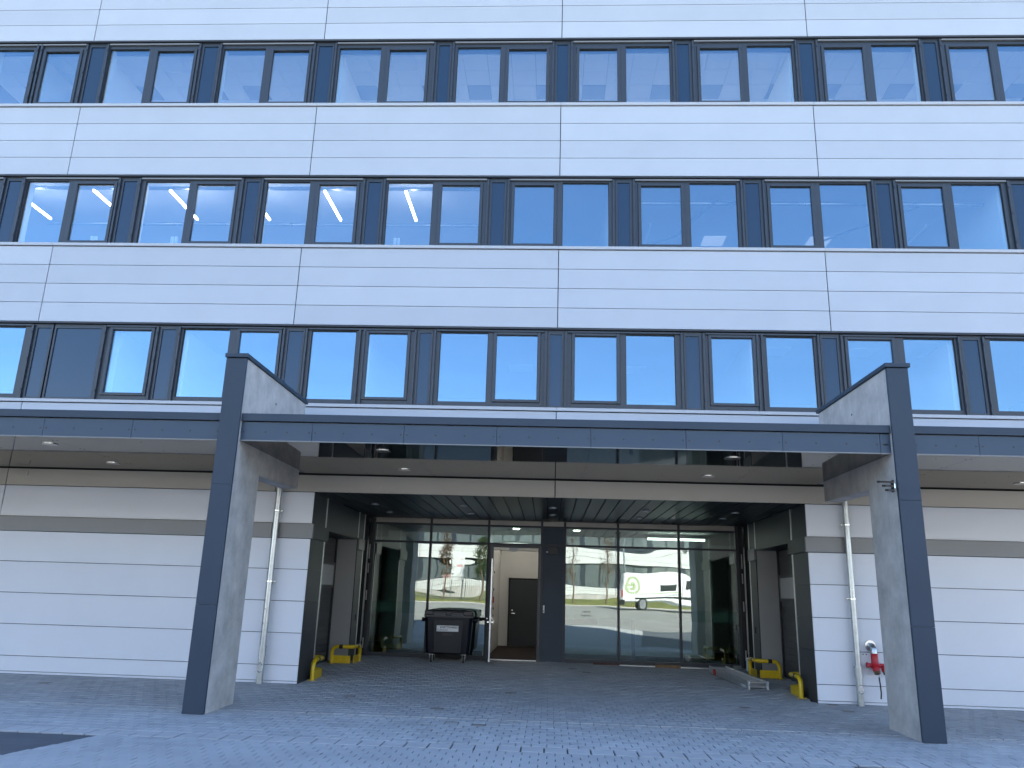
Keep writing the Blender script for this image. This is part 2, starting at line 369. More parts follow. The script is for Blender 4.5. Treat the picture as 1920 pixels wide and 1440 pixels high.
# shell: solid walls behind the panels, roof, sides
for z0, z1 in ((4.10, 5.52), (7.376, 9.194), (11.03, 12.84), (14.722, 16.56), (18.36, 20.2)):
    bx('backing_wall', XL, XR, 0.045, 0.30, z0, z1, 'backing', B)
bx('roof', XL, XR, 0.30, 16, 19.6, 20.1, 'concrete', B)
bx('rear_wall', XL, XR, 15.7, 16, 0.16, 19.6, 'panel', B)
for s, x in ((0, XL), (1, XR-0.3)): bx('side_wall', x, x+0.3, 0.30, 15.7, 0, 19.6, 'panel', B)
for z in (4.9, 8.35, 12.0, 15.75): bx('floor_slab', XL+0.3, XR-0.3, 0.30, 15.7, z, z+0.28, 'concrete', B)
bx('upper_window_band', XL, XR, 0.10, 0.16, 16.56, 18.36, 'dark_glass', B)
# facade panels, one object each
GX, GZ = 0.018, 0.011
def panel_band(z0, z1, rows, xs, m='panel', yf=0.0):
    h = (z1-z0)/rows
    for a, b in zip(xs[:-1], xs[1:]):
        for r in range(rows):
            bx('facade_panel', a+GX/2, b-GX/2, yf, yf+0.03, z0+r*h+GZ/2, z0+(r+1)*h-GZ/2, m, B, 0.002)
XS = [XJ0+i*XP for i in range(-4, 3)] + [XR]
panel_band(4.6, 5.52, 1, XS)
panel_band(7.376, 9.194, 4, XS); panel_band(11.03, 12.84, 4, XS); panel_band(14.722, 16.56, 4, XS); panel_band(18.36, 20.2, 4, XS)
for r in (1, 2, 3):
    zb, zt, _ = ROWS[r]
    for a, b in zip(XS[:-1], XS[1:]): bx('window_sill', a+0.002, b-0.002, -0.035, 0.12, zb+0.012, zt, 'sill', B, 0.004)
    z2 = ROWS[r][2]
    bx('head_trim', XL, XR, 0.004, 0.09, z2-0.035, z2-0.003, 'anthracite', B)

# window rows: D dark infill, F fixed light, S opening sash (x extents in metres on the facade)
R1 = 'F -12.86 -11.795 D -11.511 -11.196 D -11.075 -10.029 S -9.768 -8.888 D -8.649 -8.331 F -8.172 -7.122 S -6.885 -6.02 D -5.804 -5.483 F -5.295 -4.301 S -4.021 -3.169 D -2.899 -2.652 F -2.452 -1.408 S -1.217 -0.34 D -0.067 0.184 S 0.468 1.355 F 1.551 2.601 D 2.823 3.11 S 3.37 4.23 F 4.518 5.516 D 5.689 5.993 S 6.22 7.131 F 7.378 8.424 D 8.587 8.907 F 9.148 10.12 S 10.33 11.22 D 11.42 11.70'
R2 = 'D -12.92 -12.608 F -12.462 -11.442 S -11.22 -10.335 D -10.114 -9.804 F -9.593 -8.538 S -8.349 -7.439 D -7.176 -6.884 F -6.697 -5.68 S -5.452 -4.586 D -4.319 -4.019 F -3.859 -2.813 S -2.601 -1.729 D -1.453 -1.162 S -0.933 -0.044 F 0.156 1.203 D 1.394 1.672 S 1.926 2.816 F 3.013 4.066 D 4.25 4.559 S 4.797 5.696 F 5.897 6.948 D 7.133 7.429 S 7.671 8.569 F 8.779 9.85 D 10.069 10.372'
R3 = 'D -14.43 -14.15 F -14.04 -13.016 S -12.676 -11.817 D -11.546 -11.195 F -11.065 -10.057 S -9.834 -8.921 D -8.686 -8.338 F -8.19 -7.149 S -6.943 -6.058 D -5.826 -5.486 F -5.312 -4.284 S -4.067 -3.171 D -2.874 -2.604 F -2.42 -1.373 S -1.173 -0.274 D -0.021 0.245 S 0.511 1.41 F 1.611 2.654 D 2.82 3.103 S 3.36 4.269 F 4.462 5.513 D 5.685 5.991 S 6.256 7.138 F 7.352 8.389 D 8.542 8.835 S 9.112 10.022 F 10.233 11.283 D 11.45 11.75'
def parse(s):
    t = s.split(); return [(t[i], float(t[i+1]), float(t[i+2])) for i in range(0, len(t), 3)]
def pad(lst):
    a = list(lst)
    while a[0][1] > XL+3.4:
        x = a[0][1]
        if a[0][0] == 'F' : a = [('D', x-0.50, x-0.20)] + a
        else: a = [('F', x-2.32, x-1.29), ('S', x-1.08, x-0.20)] + a
    while a[-1][2] < XR-2.6:
        x = a[-1][2]
        if a[-1][0] == 'D': a = a + [('S', x+0.27, x+1.15), ('F', x+1.36, x+2.40)]
        else: a = a + [('D', x+0.19, x+0.49)]
    return a
PANES = {}
def window_unit(row, X0, X1, lights):
    zb, zt, z2 = ROWS[row]; ft = z2-0.04
    holes = []
    for k, a, b in lights:
        if k == 'F': holes.append((a, b, *ZF[row]))
        else: holes.append((a-0.075, b+0.075, ZS[row][0]-0.065, ZS[row][1]+0.065))
    bars = []; x = X0
    for a, b, c, d in holes:
        if a-x > 0.001: bars.append((x, a, 0.085, 0.16, zt, ft))
        bars.append((a, b, 0.085, 0.16, zt, c)); bars.append((a, b, 0.085, 0.16, d, ft)); x = b
    if X1-x > 0.001: bars.append((x, X1, 0.085, 0.16, zt, ft))
    w = boxes('window', bars, 'frame', B)
    for (k, a, b), (ha, hb, hc, hd) in zip(lights, holes):
        if k == 'F':
            bx('pane', a, b, 0.125, 0.137, hc, hd, 'glass_office', w)
            bd = 0.012
            boxes('glazing_bead', [(a, a+bd, 0.105, 0.124, hc, hd), (b-bd, b, 0.105, 0.124, hc, hd), (a+bd, b-bd, 0.105, 0.124, hc, hc+bd), (a+bd, b-bd, 0.105, 0.124, hd-bd, hd)], 'black', w)
        else:
            c, d = ZS[row]; e = 0.004
            boxes('sash', [(ha+e, a, 0.055, 0.135, hc+e, hd-e), (b, hb-e, 0.055, 0.135, hc+e, hd-e), (a, b, 0.055, 0.135, hc+e, c), (a, b, 0.055, 0.135, d, hd-e)], 'frame', w, 0.006)
            bx('pane', a, b, 0.105, 0.117, c, d, 'glass_office', w)
            bx('seal', a, b, 0.085, 0.1045, d-0.012, d, 'black', w)
    # blind guides with brackets at the jambs, bottom rail of the raised blind at the head
    xs = [X0+0.045, X1-0.045]
    for (k0, a0, b0), (k1, a1, b1) in zip(lights[:-1], lights[1:]):
        if a1-b0 > 0.25: xs += [(a1+b0)/2-0.05, (a1+b0)/2+0.05]
    for x in xs:
        bm = bmesh.new(); add_box(bm, -0.022, 0.022, 0, 0.05, 0, ft-0.05-zt)
        for f in (0.10, 0.5, 0.86):
            z = (ft-zt)*f; add_box(bm, -0.012, 0.012, -0.012, 0.0, z, z+0.05)
        obj('guide_rail', bm, 'frame', w, (x, 0.03, zt+0.02))
    for (k, a, b) in lights[:1]:
        bx('blind_rail', X0+0.08, X1-0.08, 0.035, 0.075, ft-0.055, ft-0.02, 'band_grey' if row > 1 else 'frame', w)
    if row == 1:
        bm = bmesh.new(); x = X0+0.15
        while x < X1-0.1: add_box(bm, x-0.016, x+0.016, 0.080, 0.0845, zt+0.05, zt+0.062); x += 0.37
        obj('drain_slots', bm, 'black', w)
ROWDATA = {}
for r, s in ((1, R1), (2, R2), (3, R3)):
    L = pad(parse(s)); ROWDATA[r] = L; zb, zt, z2 = ROWS[r]
    unit = []; last = L[0][1]-0.25 if L[0][0] != 'D' else None
    def flush(nextx):
        global unit
        if unit:
            window_unit(r, (last if last is not None else unit[0][1]-0.15), nextx, unit); unit = []
    for k, a, b in L:
        if k == 'D':
            flush(a-0.045)
            d = boxes('infill_frame', [(a-0.042, a, 0.075, 0.16, zt, z2-0.04), (b, b+0.042, 0.075, 0.16, zt, z2-0.04), (a, b, 0.075, 0.16, zt, zt+0.06), (a, b, 0.075, 0.16, z2-0.13, z2-0.04)], 'frame', B)
            bx('infill_panel', a, b, 0.10, 0.14, zt+0.06, z2-0.13, 'dark_glass', d)
            bx('pier', a-0.10, b+0.10, 0.165, 0.42, zt, z2-0.05, 'plaster', B)
            last = b+0.045
        else: unit.append((k, a, b))
    flush(unit[-1][2]+0.15 if unit else 0)
# interiors
for r, zf, zc in ((1, 5.18, 7.30), (2, 8.63, 10.95), (3, 12.28, 14.60)):
    bx('room_back_wall', XL+0.3, XR-0.3, 6.2, 6.3, zf, zc+(0.3 if r != 2 else 0.65), 'room', B)
    bx('window_parapet', XL+0.3, XR-0.3, 0.301, 0.33, zf, ROWS[r][1]-0.02, 'plaster', B)
    bx('room_floor', XL+0.3, XR-0.3, 0.33, 6.2, zf, zf+0.03, 'room_floor', B)
c1 = bx('ceiling', XL+0.3, XR-0.3, 0.42, 6.2, 7.30, 7.34, 'room', B)
c2 = bx('ceiling', XL+0.3, XR-0.3, 0.42, 6.2, 11.55, 11.6, 'room', B)
c3 = bx('ceiling', XL+0.3, XR-0.3, 0.42, 6.2, 14.63, 14.67, 'band_grey', B)
for i in range(-25, 20):
    for j in range(5):
        x, yy = 0.05+i*0.6, 0.45+j*0.6
        lamp = (i % 5 in (1, 4) and j == 2)
        bx('ceiling_lamp_or_fill' if lamp else 'ceiling_tile', x+0.004, x+0.596, yy+0.004, yy+0.596, 14.606 if not lamp else 14.600, 14.63, 'lamp_off' if lamp else 'tile', c3)
bx('ceiling_field', XL+0.3, XR-0.3, 3.46, 6.2, 14.606, 14.629, 'tile', c3)
for x in (-13.2, -11.17, -9.27, -7.36, -5.5, -3.55): bx('strip_light', x-0.024, x+0.024, 0.60, 2.1, 10.93, 10.975, 'led', c2)
for x in (5.2, 9.2, 2.4): bx('strip_light', x-0.03, x+0.03, 2.2, 3.6, 10.93, 10.985, 'lamp_white', c2)
for yy in (1.15, 3.1): tube('pipe', [(-14, yy, 11.32), (-1.6, yy, 11.32)], 0.05, 'galv', c2)
tube('pipe', [(2.2, 3.4, 10.82), (3.1, 2.6, 10.82), (3.5, 1.4, 10.82), (3.75, 0.75, 10.82)], 0.035, 'galv', c2)
tube('pipe', [(1.8, 0.95, 10.86), (12, 0.95, 10.86)], 0.05, 'galv', c2)
tube('pipe', [(6.8, 3.0, 10.84), (8.5, 1.0, 10.84)], 0.03, 'galv', c2)
for x, yy in ((5.0, 1.2), (5.0, 3.0), (6.9, 1.2), (6.9, 3.0), (9.6, 3.0), (-12.3, 1.4), (-12.3, 2.9), (-0.8, 2.9), (2.0, 2.9), (8.6, 1.2)):
    bx('panel_light', x-0.31, x+0.31, yy-0.31, yy+0.31, 7.285, 7.299, 'lamp_white', c1)
for i in range(-7, 5):                                   # top-floor lamps are unseen, added to brighten rooms; the others are dim panels
    x = 0.1+i*XP/2+XP/4
    if XL+1 < x < XR-1:
        bx('ceiling_lamp_or_fill', x-0.3, x+0.3, 4.1, 4.7, 14.59, 14.605, 'fill_lamp', c3)
        if x > -1.3: bx('ceiling_lamp_or_fill', x-0.3, x+0.3, 4.1, 4.7, 11.53, 11.549, 'office_lamp_dim', c2)
for r, x in ((3, -13.05), (3, -5.36), (3, 5.60), (3, -11.30), (1, -9.84), (1, -8.25), (1, -4.12), (1, 4.33), (1, 8.5), (2, 1.30), (2, -1.31), (2, 9.98)):
    zf, zc = {1: (5.18, 7.30), 2: (8.63, 11.55), 3: (12.28, 14.60)}[r]
    bx('partition_wall', x-0.06, x+0.06, 0.42, 6.2, zf, zc, 'plaster', B)
for x, w in ((-11.0, 0.12), (-9.05, 0.12), (-3.75, 0.12)):                       # packing stands behind the lit windows
    boxes('display_stand', [(x, x+0.07, 0.55, 0.6, 8.66, 9.72), (x+0.1, x+0.15, 0.55, 0.6, 8.66, 9.72), (x+0.35, x+0.39, 0.55, 0.6, 8.66, 9.46), (x+0.85, x+0.89, 0.55, 0.6, 8.66, 9.46), (x+0.39, x+0.85, 0.55, 0.6, 9.42, 9.46)], 'plaster', B)

# ground floor cladding
WL, WR = -4.87, 5.08                                  # recess side walls
LX = [XL, XJ0-2*XP-0.0, XJ0-XP+0.03, WL]; LX = [XJ0-4*XP, XJ0-3*XP, XJ0-2*XP, XJ0-XP+0.03, WL]
RX = [WR, XJ0+XP-0.03, XJ0+2*XP, XR]
for xs in (LX, RX):
    for a, b in zip(xs[:-1], xs[1:]):
        a1, b1 = a+GX/2, b-GX/2
        if a == WR: a1 = a
        if b == WL: b1 = b
        for z0, z1 in ((0.045, 0.335), (0.335, 0.94), (0.94, 1.547), (1.547, 2.165), (2.165, 2.775)):
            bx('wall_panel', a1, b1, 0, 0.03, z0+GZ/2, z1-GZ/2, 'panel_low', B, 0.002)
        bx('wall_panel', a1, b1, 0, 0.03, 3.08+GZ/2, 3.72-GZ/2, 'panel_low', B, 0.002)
        e0, e1 = (a-0.05 if a == WR else a+0.004), (b+0.05 if b == WL else b-0.004)
        bx('grey_band', e0, e1, -0.04, 0.03, 2.78, 3.075, 'band_grey', B, 0.003)
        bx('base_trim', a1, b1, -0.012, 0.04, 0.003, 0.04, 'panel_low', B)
    bx('ground_floor_wall', min(xs), max(xs), 0.042, 0.3, 0, 4.09, 'backing', B) if False else bx('ground_floor_wall', min(xs) if xs is LX else WR+0.035, WL-0.035 if xs is LX else max(xs), 0.042, 0.3, 0, 4.09, 'backing', B)
bands = XS
for a, b in zip(XS[:-1], XS[1:]):
    bx('beige_band', a+GX/2, b-GX/2, -0.012, 0.04, 3.727, 4.07, 'beige', B, 0.003)
bx('lintel_core', WL, WR, 0.045, 0.3, 3.74, 4.09, 'backing', B)
bx('grille', -11.30, -11.03, -0.03, -0.012, 3.93, 4.02, 'beige', B, 0.004)

# recess side walls (left and right), with niche, sectional door, metal strips
def recess_side(s):
    def X(d):                       # d = distance outwards from the recess wall plane
        return WL-d if s < 0 else WR+d
    def b(name, d0, d1, y0, y1, z0, z1, m, parent=B, bev=0.0):
        a, c = sorted((X(d0), X(d1))); return bx(name, a, c, y0, y1, gz((y0+y1)/2)*0+z0, z1, m, parent, bev)
    for z0, z1 in ((0.003, 0.94), (0.94, 1.547), (1.547, 2.165), (2.165, 2.78)):
        b('return_panel', 0.0, 0.03, 0.035, 1.00, z0, z1-0.004, 'anthracite', B)
    b('return_panel', 0.0, 0.03, 0.035, 1.00, 3.08, 3.72, 'anthracite', B)
    b('corner_band', -0.05, 0.03, 0.032, 1.17, 2.785, 3.07, 'anthracite', B, 0.003)
    b('metal_strip', -0.012, 0.03, 1.005, 1.055, 0.0, 2.78, 'alu', B)
    b('metal_strip', -0.012, 0.03, 1.005, 1.055, 3.08, 3.72, 'alu', B)
    b('jamb', 0.031, 0.52, 0.31, 1.07, 0.0, 3.06, 'backing', B)
    b('reveal_panel', 0.035, 0.50, 1.071, 1.09, 0.03, 3.03, 'reveal', B, 0.002)
    b('lintel_panel', 0.0, 0.03, 1.06, 3.99, 3.065, 3.72, 'anthracite', B)
    b('niche_soffit', 0.0, 0.52, 1.06, 3.99, 3.03, 3.063, 'anthracite', B)
    b('reveal_panel', 0.02, 0.50, 4.0, 4.03, 0.08, 3.03, 'reveal', B, 0.002)
    b('metal_strip', -0.010, 0.02, 3.995, 4.035, 3.06, 3.72, 'alu', B)
    for z0, z1 in ((0.10, 0.95), (0.95, 2.17), (2.17, 2.80)):
        b('pilaster_panel', 0.0, 0.03, 4.04, 4.62, z0, z1-0.004, 'anthracite', B)
    b('pilaster_panel', 0.0, 0.03, 4.04, 4.62, 2.80, 3.72, 'anthracite', B)
    b('corner_band', -0.04, 0.0, 4.02, 4.66, 2.79, 3.07, 'band_grey', B, 0.003)
    b('metal_strip', -0.012, 0.03, 4.625, 4.665, 0.12, 2.79, 'alu', B); b('metal_strip', -0.012, 0.03, 4.625, 4.665, 3.08, 3.72, 'alu', B)
    b('recess_wall', 0.04, 0.5, 4.04, 5.30, 0.0, 3.9, 'backing', B)
    b('recess_wall', 0.62, 0.8, 0.31, 5.30, 0.0, 3.9, 'backing', B)
    b('key_switch', -0.02, 0.0, 4.36, 4.42, 1.05, 1.20, 'black', B)
    # sectional door in the niche
    fr = b('sectional_door', 0.56, 0.60, 1.08, 3.99, 0.03, 3.03, 'shutter', B)
    z = 0.06
    while z < 3.0:
        h = 0.148
        b('door_slat', 0.535, 0.56, 1.10, 3.93, z, min(z+h-0.008, 3.02), 'shutter', fr, 0.003); z += h
    b('door_gasket', 0.50, 0.56, 3.935, 3.985, 0.08, 3.02, 'black', fr)
    b('door_window_frame', 0.50, 0.534, 1.6, 3.93, 1.83, 2.44, 'shutter', fr, 0.004)
    b('door_window', 0.492, 0.499, 1.7, 3.80, 1.90, 2.37, 'lens', fr)
recess_side(-1); recess_side(1)
# recess ceiling: dark planks running inwards
rc = bx('recess_ceiling', WL-0.03, WR+0.03, 0.31, 5.5, 3.76, 3.80, 'black', B)
x = WL+0.01; 
while x < WR-0.02:
    bx('ceiling_plank', x, min(x+0.272, WR-0.005), 0.05, 5.30, 3.728, 3.758, 'plank_dark', rc, 0.003); x += 0.30
def downlight(c, r, parent):
    d = disc('downlight', (c[0], c[1], c[2]-0.028), r, 0.028, 'lamp_off', parent); disc('lamp_lens', (c[0], c[1], c[2]-0.032), r*0.8, 0.006, 'lens', d); return d
for x, yy in ((-4.05, 2.0), (-4.05, 3.75), (-1.97, 1.8), (-1.97, 3.55), (0.06, 1.85), (0.06, 3.45), (2.17, 2.0), (2.2, 3.65), (4.15, 1.95), (4.15, 3.3)): downlight((x, yy, 3.728), 0.085, B)

# entrance glazing at the back of the recess
GY, GB, GT = 5.35, 0.157, 3.72
ML = [-4.76, -3.21, -1.645]; MR = [0.40, 1.817, 3.42, 4.93]
gf = [(x-0.03, x+0.03, GY, GY+0.14, GB, GT) for x in (-4.76, -3.21, -1.645, -0.217, 0.40, 1.817, 3.42, 4.93)]
def between(xs, z0, z1, dy=0.0):
    return [(a+0.03, b-0.03, GY+0.01+dy, GY+0.12, z0, z1) for a, b in zip(xs[:-1], xs[1:])]
gf += between(ML, GB, GB+0.09) + between(MR, GB, GB+0.09) + between(ML+[-0.217, 0.40]+MR[1:], 3.075, 3.125) + between(ML+[-0.217, 0.40]+MR[1:], 3.55, 3.60)
en = boxes('entrance_frame', gf, 'anthracite', B)
for a, b in list(zip(ML[:-1], ML[1:])) + list(zip(MR[:-1], MR[1:])):
    bx('pane', a+0.03, b-0.03, GY+0.05, GY+0.062, GB+0.09, 3.075, 'glass_lobby', en)
    bx('window_film', a+0.03, b-0.03, GY+0.063, GY+0.0655, 1.245, 1.535, 'film', en)
for a, b in zip(ML+[0.40]+MR[1:], (ML+[0.40]+MR[1:])[1:]):
    if a == -1.645: b = -0.217
    bx('pane', a+0.03, b-0.03, GY+0.05, GY+0.062, 3.125, 3.55, 'glass_lobby', en)
for a, b in zip(ML+[-0.217]+MR, (ML+[-0.217]+MR)[1:]): bx('head_strip', a+0.031, b-0.031, GY+0.03, GY+0.1, 3.602, 3.72, 'beige', en)
bx('solid_panel', -0.186, 0.369, GY+0.02, GY+0.08, GB, 3.074, 'clad', en, 0.003); bx('solid_panel', -0.186, 0.369, GY+0.02, GY+0.08, 3.126, 3.549, 'clad', en, 0.003)
cr_ = bx('card_reader', -0.155, -0.115, GY-0.005, GY+0.019, 1.36, 1.55, 'white_label', en, 0.004); bx('reader_button', -0.145, -0.125, GY-0.007, GY-0.0051, 1.39, 1.42, 'black', en)
for x0, x1 in ((WL, -4.79), (4.96, WR)):
    bx('corner_post', x0, x1, GY-0.05, GY+0.14, GB, 3.72, 'black', en)
for sx, x in ((-1, -4.835), (1, 5.03)):
    for z0, z1 in ((0.35, 0.6), (1.55, 1.8), (2.25, 2.5), (2.62, 3.0)): bx('guide_bracket', x-0.012, x+0.012, GY-0.075, GY-0.051, z0, z1, 'alu', en)
    bx('door_closer_rail', x-0.01, x+0.01, GY-0.35, GY-0.33, 0.2, 3.1, 'alu', en)
text('door_text', 'Logistik', 0.075, 'ink', en, (0.86, GY+0.045, 1.405), (math.pi/2, 0, 0))
text('door_text', 'Logistics', 0.075, 'ink', en, (0.84, GY+0.045, 1.31), (math.pi/2, 0, 0))
# door frame and open leaf
boxes('door_frame', [(-1.61, -1.555, GY+0.0, GY+0.13, GB, 3.07), (-0.305, -0.25, GY+0.0, GY+0.13, GB, 3.07), (-1.555, -0.305, GY+0.0, GY+0.13, 3.015, 3.07)], 'frame', en)
bx('threshold', -1.55, -0.31, GY-0.02, GY+0.12, GB-0.004, GB+0.014, 'alu', en)
leaf = bpy.data.objects.new('door_leaf', None)
bm = bmesh.new()
LW, LH = 1.22, 2.83
for a in ((0, 0.075, 0, 0.06, 0, LH), (LW-0.075, LW, 0, 0.06, 0, LH), (0.075, LW-0.075, 0, 0.06, 0, 0.1), (0.075, LW-0.075, 0, 0.06, LH-0.08, LH)): add_box(bm, *a)
leaf = obj('door_leaf', bm, 'frame', B, (-1.555, GY-0.01, GB+0.02)); leaf.rotation_euler = (0, 0, math.radians(-86))
def leaf_part(name, a, m):
    o = bpy.data.objects.new(name, box_mesh(a[1]-a[0], a[3]-a[2], a[5]-a[4], m)); C.objects.link(o); o.parent = leaf; o.location = (a[0], a[2], a[4]); return o
leaf_part('pane', (0.075, LW-0.075, 0.025, 0.035, 0.1, LH-0.08), 'glass_lobby')
leaf_part('lock_rail', (LW+0.001, LW+0.006, 0.015, 0.045, 0.02, LH-0.35), 'alu')
for yy in (-0.06, 0.065): leaf_part('handle', (LW-0.16, LW-0.03, yy, yy+0.02, 1.02, 1.045), 'steel'); 
for yy in (-0.045, 0.061): leaf_part('handle_rose', (LW-0.065, LW-0.03, yy, yy+0.05, 0.93, 0.965), 'steel')
# lobby behind the glass
bx('lobby_floor', XL+0.3, XR-0.3, GY+0.14, 11.3, 0.10, GB, 'carpet', B)
bx('lobby_ceiling', -7, 7, GY+0.14, 11.3, 3.60, 3.72, 'room', B)
bx('lobby_back_wall', -7, 7, 11.2, 11.35, GB, 3.6, 'plaster', B)
bx('lobby_side_wall', -7.1, -7.0, GY+0.14, 11.2, GB, 3.6, 'room', B); bx('lobby_side_wall', 7.0, 7.1, GY+0.14, 11.2, GB, 3.6, 'room', B)
bx('corridor_wall', -1.78, -1.66, 6.3, 11.2, GB, 3.6, 'plaster', B); bx('corridor_wall', -0.10, 0.02, 6.9, 11.2, GB, 3.6, 'plaster', B)
bx('lobby_screen_wall', 0.5, 4.9, 8.6, 8.72, GB, 3.6, 'room', B); bx('lobby_screen_wall', -5.0, -1.8, 8.4, 8.52, GB, 3.6, 'room', B)
bx('corridor_beam', -1.66, -0.10, 7.4, 7.7, 3.05, 3.6, 'plaster', B)
idr = bx('inner_door', -1.30, -0.32, 11.15, 11.195, GB+0.01, 2.27, 'door_dark', B, 0.004)
bx('door_trim', -1.36, -1.302, 11.13, 11.198, GB, 2.34, 'black', idr); bx('door_trim', -1.36, -0.26, 11.13, 11.198, 2.272, 2.34, 'black', idr)
bx('door_handle', -1.24, -1.12, 11.09, 11.145, 1.19, 1.21, 'steel', idr); bx('door_lock', -1.24, -1.20, 11.12, 11.145, 1.28, 1.31, 'steel', idr)
bx('exit_sign', -1.12, -0.88, 6.0, 6.04, 2.95, 3.06, 'white_label', B)
bx('alarm_button', -1.659, -1.63, 7.9, 8.05, 1.55, 1.72, 'red', B)
for z in (1.15, 1.35, 1.9, 2.4): bx('switch', -1.659, -1.64, 8.1, 8.16, z, z+0.06, 'door_dark', B)
bx('blue_post', 1.86, 1.98, 6.6, 6.72, GB, 3.6, 'door_dark', B); bx('glass_partition_frame', 2.35, 2.45, 7.4, 7.5, GB, 2.2, 'door_dark', B)
bx('notice_board', 0.75, 1.45, 8.56, 8.598, 1.0, 1.25, 'picture', B)
bx('lobby_strip_light', 2.75, 4.35, 6.6, 6.66, 3.40, 3.46, 'led_lobby', B)
for x, yy in ((-0.95, 6.4), (0.75, 6.5), (-0.9, 8.6), (-0.9, 10.2)): disc('lobby_spot_or_fill', (x, yy, 3.585), 0.09, 0.014, 'led_warm', B)  # the two rear corridor spots are unseen, added to brighten its walls

# ------------------------------------------------------------------ canopy
CY, CZ0, CZ1, CZT = -3.66, 4.09, 4.40, 4.535
can = bx('canopy', XL, XR, CY+0.05, -0.02, CZ0+0.03, CZT-0.09, 'bounce_roof', B)
SEG = [(XL, -5.40), (-5.064, 5.291), (5.628, XR)]
FJ = [-8.40+1.504*i for i in range(-10, 22)]
riv = bmesh.new()
def rivet(x, y, z, r=0.015, up=False):
    if up: add_tube(riv, [(x, y, z), (x, y, z-0.003)], r, 8)
    else: add_tube(riv, [(x, y, z), (x, y-0.003, z)], r, 8)
for a, b in SEG:
    bx('canopy_coping', a, b, CY-0.045, CY+0.16, CZ1+0.012, CZT, 'clad', can, 0.004)
    cuts = [a] + [j for j in FJ if a+0.15 < j < b-0.15] + [b]
    for c, d in zip(cuts[:-1], cuts[1:]):
        bx('fascia_panel', c+0.003, d-0.003, CY, CY+0.045, CZ0+0.012, CZ1, 'fascia', can, 0.0015)
        for t in (c+0.05, c+0.05+(d-c-0.1)/3, c+0.05+(d-c-0.1)*2/3, d-0.05): rivet(t, CY, 4.235)
    bx('drip_edge', a, b, CY-0.012, CY+0.02, CZ0-0.006, CZ0+0.010, 'band_grey', can)
    sc = [a] + [j for j in FJ[::2] if a+0.3 < j < b-0.3] + [b]
    for c, d in zip(sc[:-1], sc[1:]):
        bx('soffit_panel', c+0.0015, d-0.0015, CY+0.022, -0.16, CZ0, CZ0+0.025, 'soffit', can)
        for t in (c+0.04, (c+d)/2, d-0.04):
            for q in (-3.3, -2.5, -1.7, -0.9, -0.35): rivet(t, q, CZ0, 0.009, True)
    bx('soffit_gap', a, b, -0.158, -0.02, CZ0+0.02, CZ0+0.028, 'black', can)
o = obj('rivets', riv, 'black', can); o['kind'] = 'stuff'
for x in (-14.4, -8.7, -2.86, 3.0, 8.8):
    for yy in (-2.97, -0.92):
        d = disc('downlight', (x, yy, CZ0-0.012), 0.13, 0.012, 'steel', can); 
# bracket pillars
for s, (xa, xb) in ((-1, (-5.397, -5.067)), (1, (5.294, 5.625))):
    pl = prism('pillar', [(-3.72, gz(-3.7)-0.1), (-2.63, gz(-2.6)-0.1), (-2.63, 3.66), (-0.5, 3.71), (-0.5, 5.46), (-3.72, 5.46)], 'x', xa+0.006, xb-0.006, 'concrete', B, 0.008)
    z0 = gz(-3.78)+0.004
    cuts = [z0, 1.52, 3.36, 5.455]
    for a, b in zip(cuts[:-1], cuts[1:]): bx('pillar_cladding', xa, xb, -3.777, -3.723, a, b-0.003, 'clad', pl, 0.002)
    bx('pillar_coping', xa-0.03, xb+0.03, -3.81, -0.47, 5.463, 5.53, 'clad', pl, 0.004)
    ix = xb-0.006 if s < 0 else xa+0.006       # inner face: formwork joint and tie holes
    e = 0.002 if s < 0 else -0.002
    for yy, zz in ((-2.2, 5.05), (-1.0, 4.95)): 
        tube('tie_hole', [(ix-e, yy, zz), (ix+e, yy, zz)], 0.022, 'backing', pl, 10)

# downpipes on the facade beside the recess
def downpipe(x):
    dp = tube('downpipe', [(x, -0.13, 0.60), (x, -0.13, 4.08)], 0.055, 'galv', B, 16)
    tube('stand_pipe', [(x, -0.13, -0.03), (x, -0.13, 0.60)], 0.063, 'galv', dp, 16)
    for z0, z1, r in ((0.50, 0.53, 0.075), (0.53, 0.66, 0.068), (0.66, 0.69, 0.077)): tube('collar', [(x, -0.13, z0), (x, -0.13, z1)], r, 'galv', dp, 16)
    for z in (1.90, 3.3):
        tube('pipe_clip', [(x, -0.13, z), (x, -0.13, z+0.025)], 0.062, 'steel', dp, 16); bx('clip_arm', x-0.09, x+0.09, -0.075, -0.001, z+0.004, z+0.02, 'steel', dp)
    bm = bmesh.new()
    pts = [(0.048*math.cos(t*math.pi/10), -0.066, 0.085*math.sin(t*math.pi/10)) for t in range(21)]
    add_tube(bm, pts, 0.007, 6, False); add_box(bm, -0.012, 0.012, -0.076, -0.066, 0.08, 0.11); add_box(bm, -0.035, 0.035, -0.066, -0.06, -0.055, 0.055)
    obj('cleaning_hatch', bm, 'steel', dp, (x, -0.13, 0.29), True)
downpipe(-5.56); downpipe(5.815)

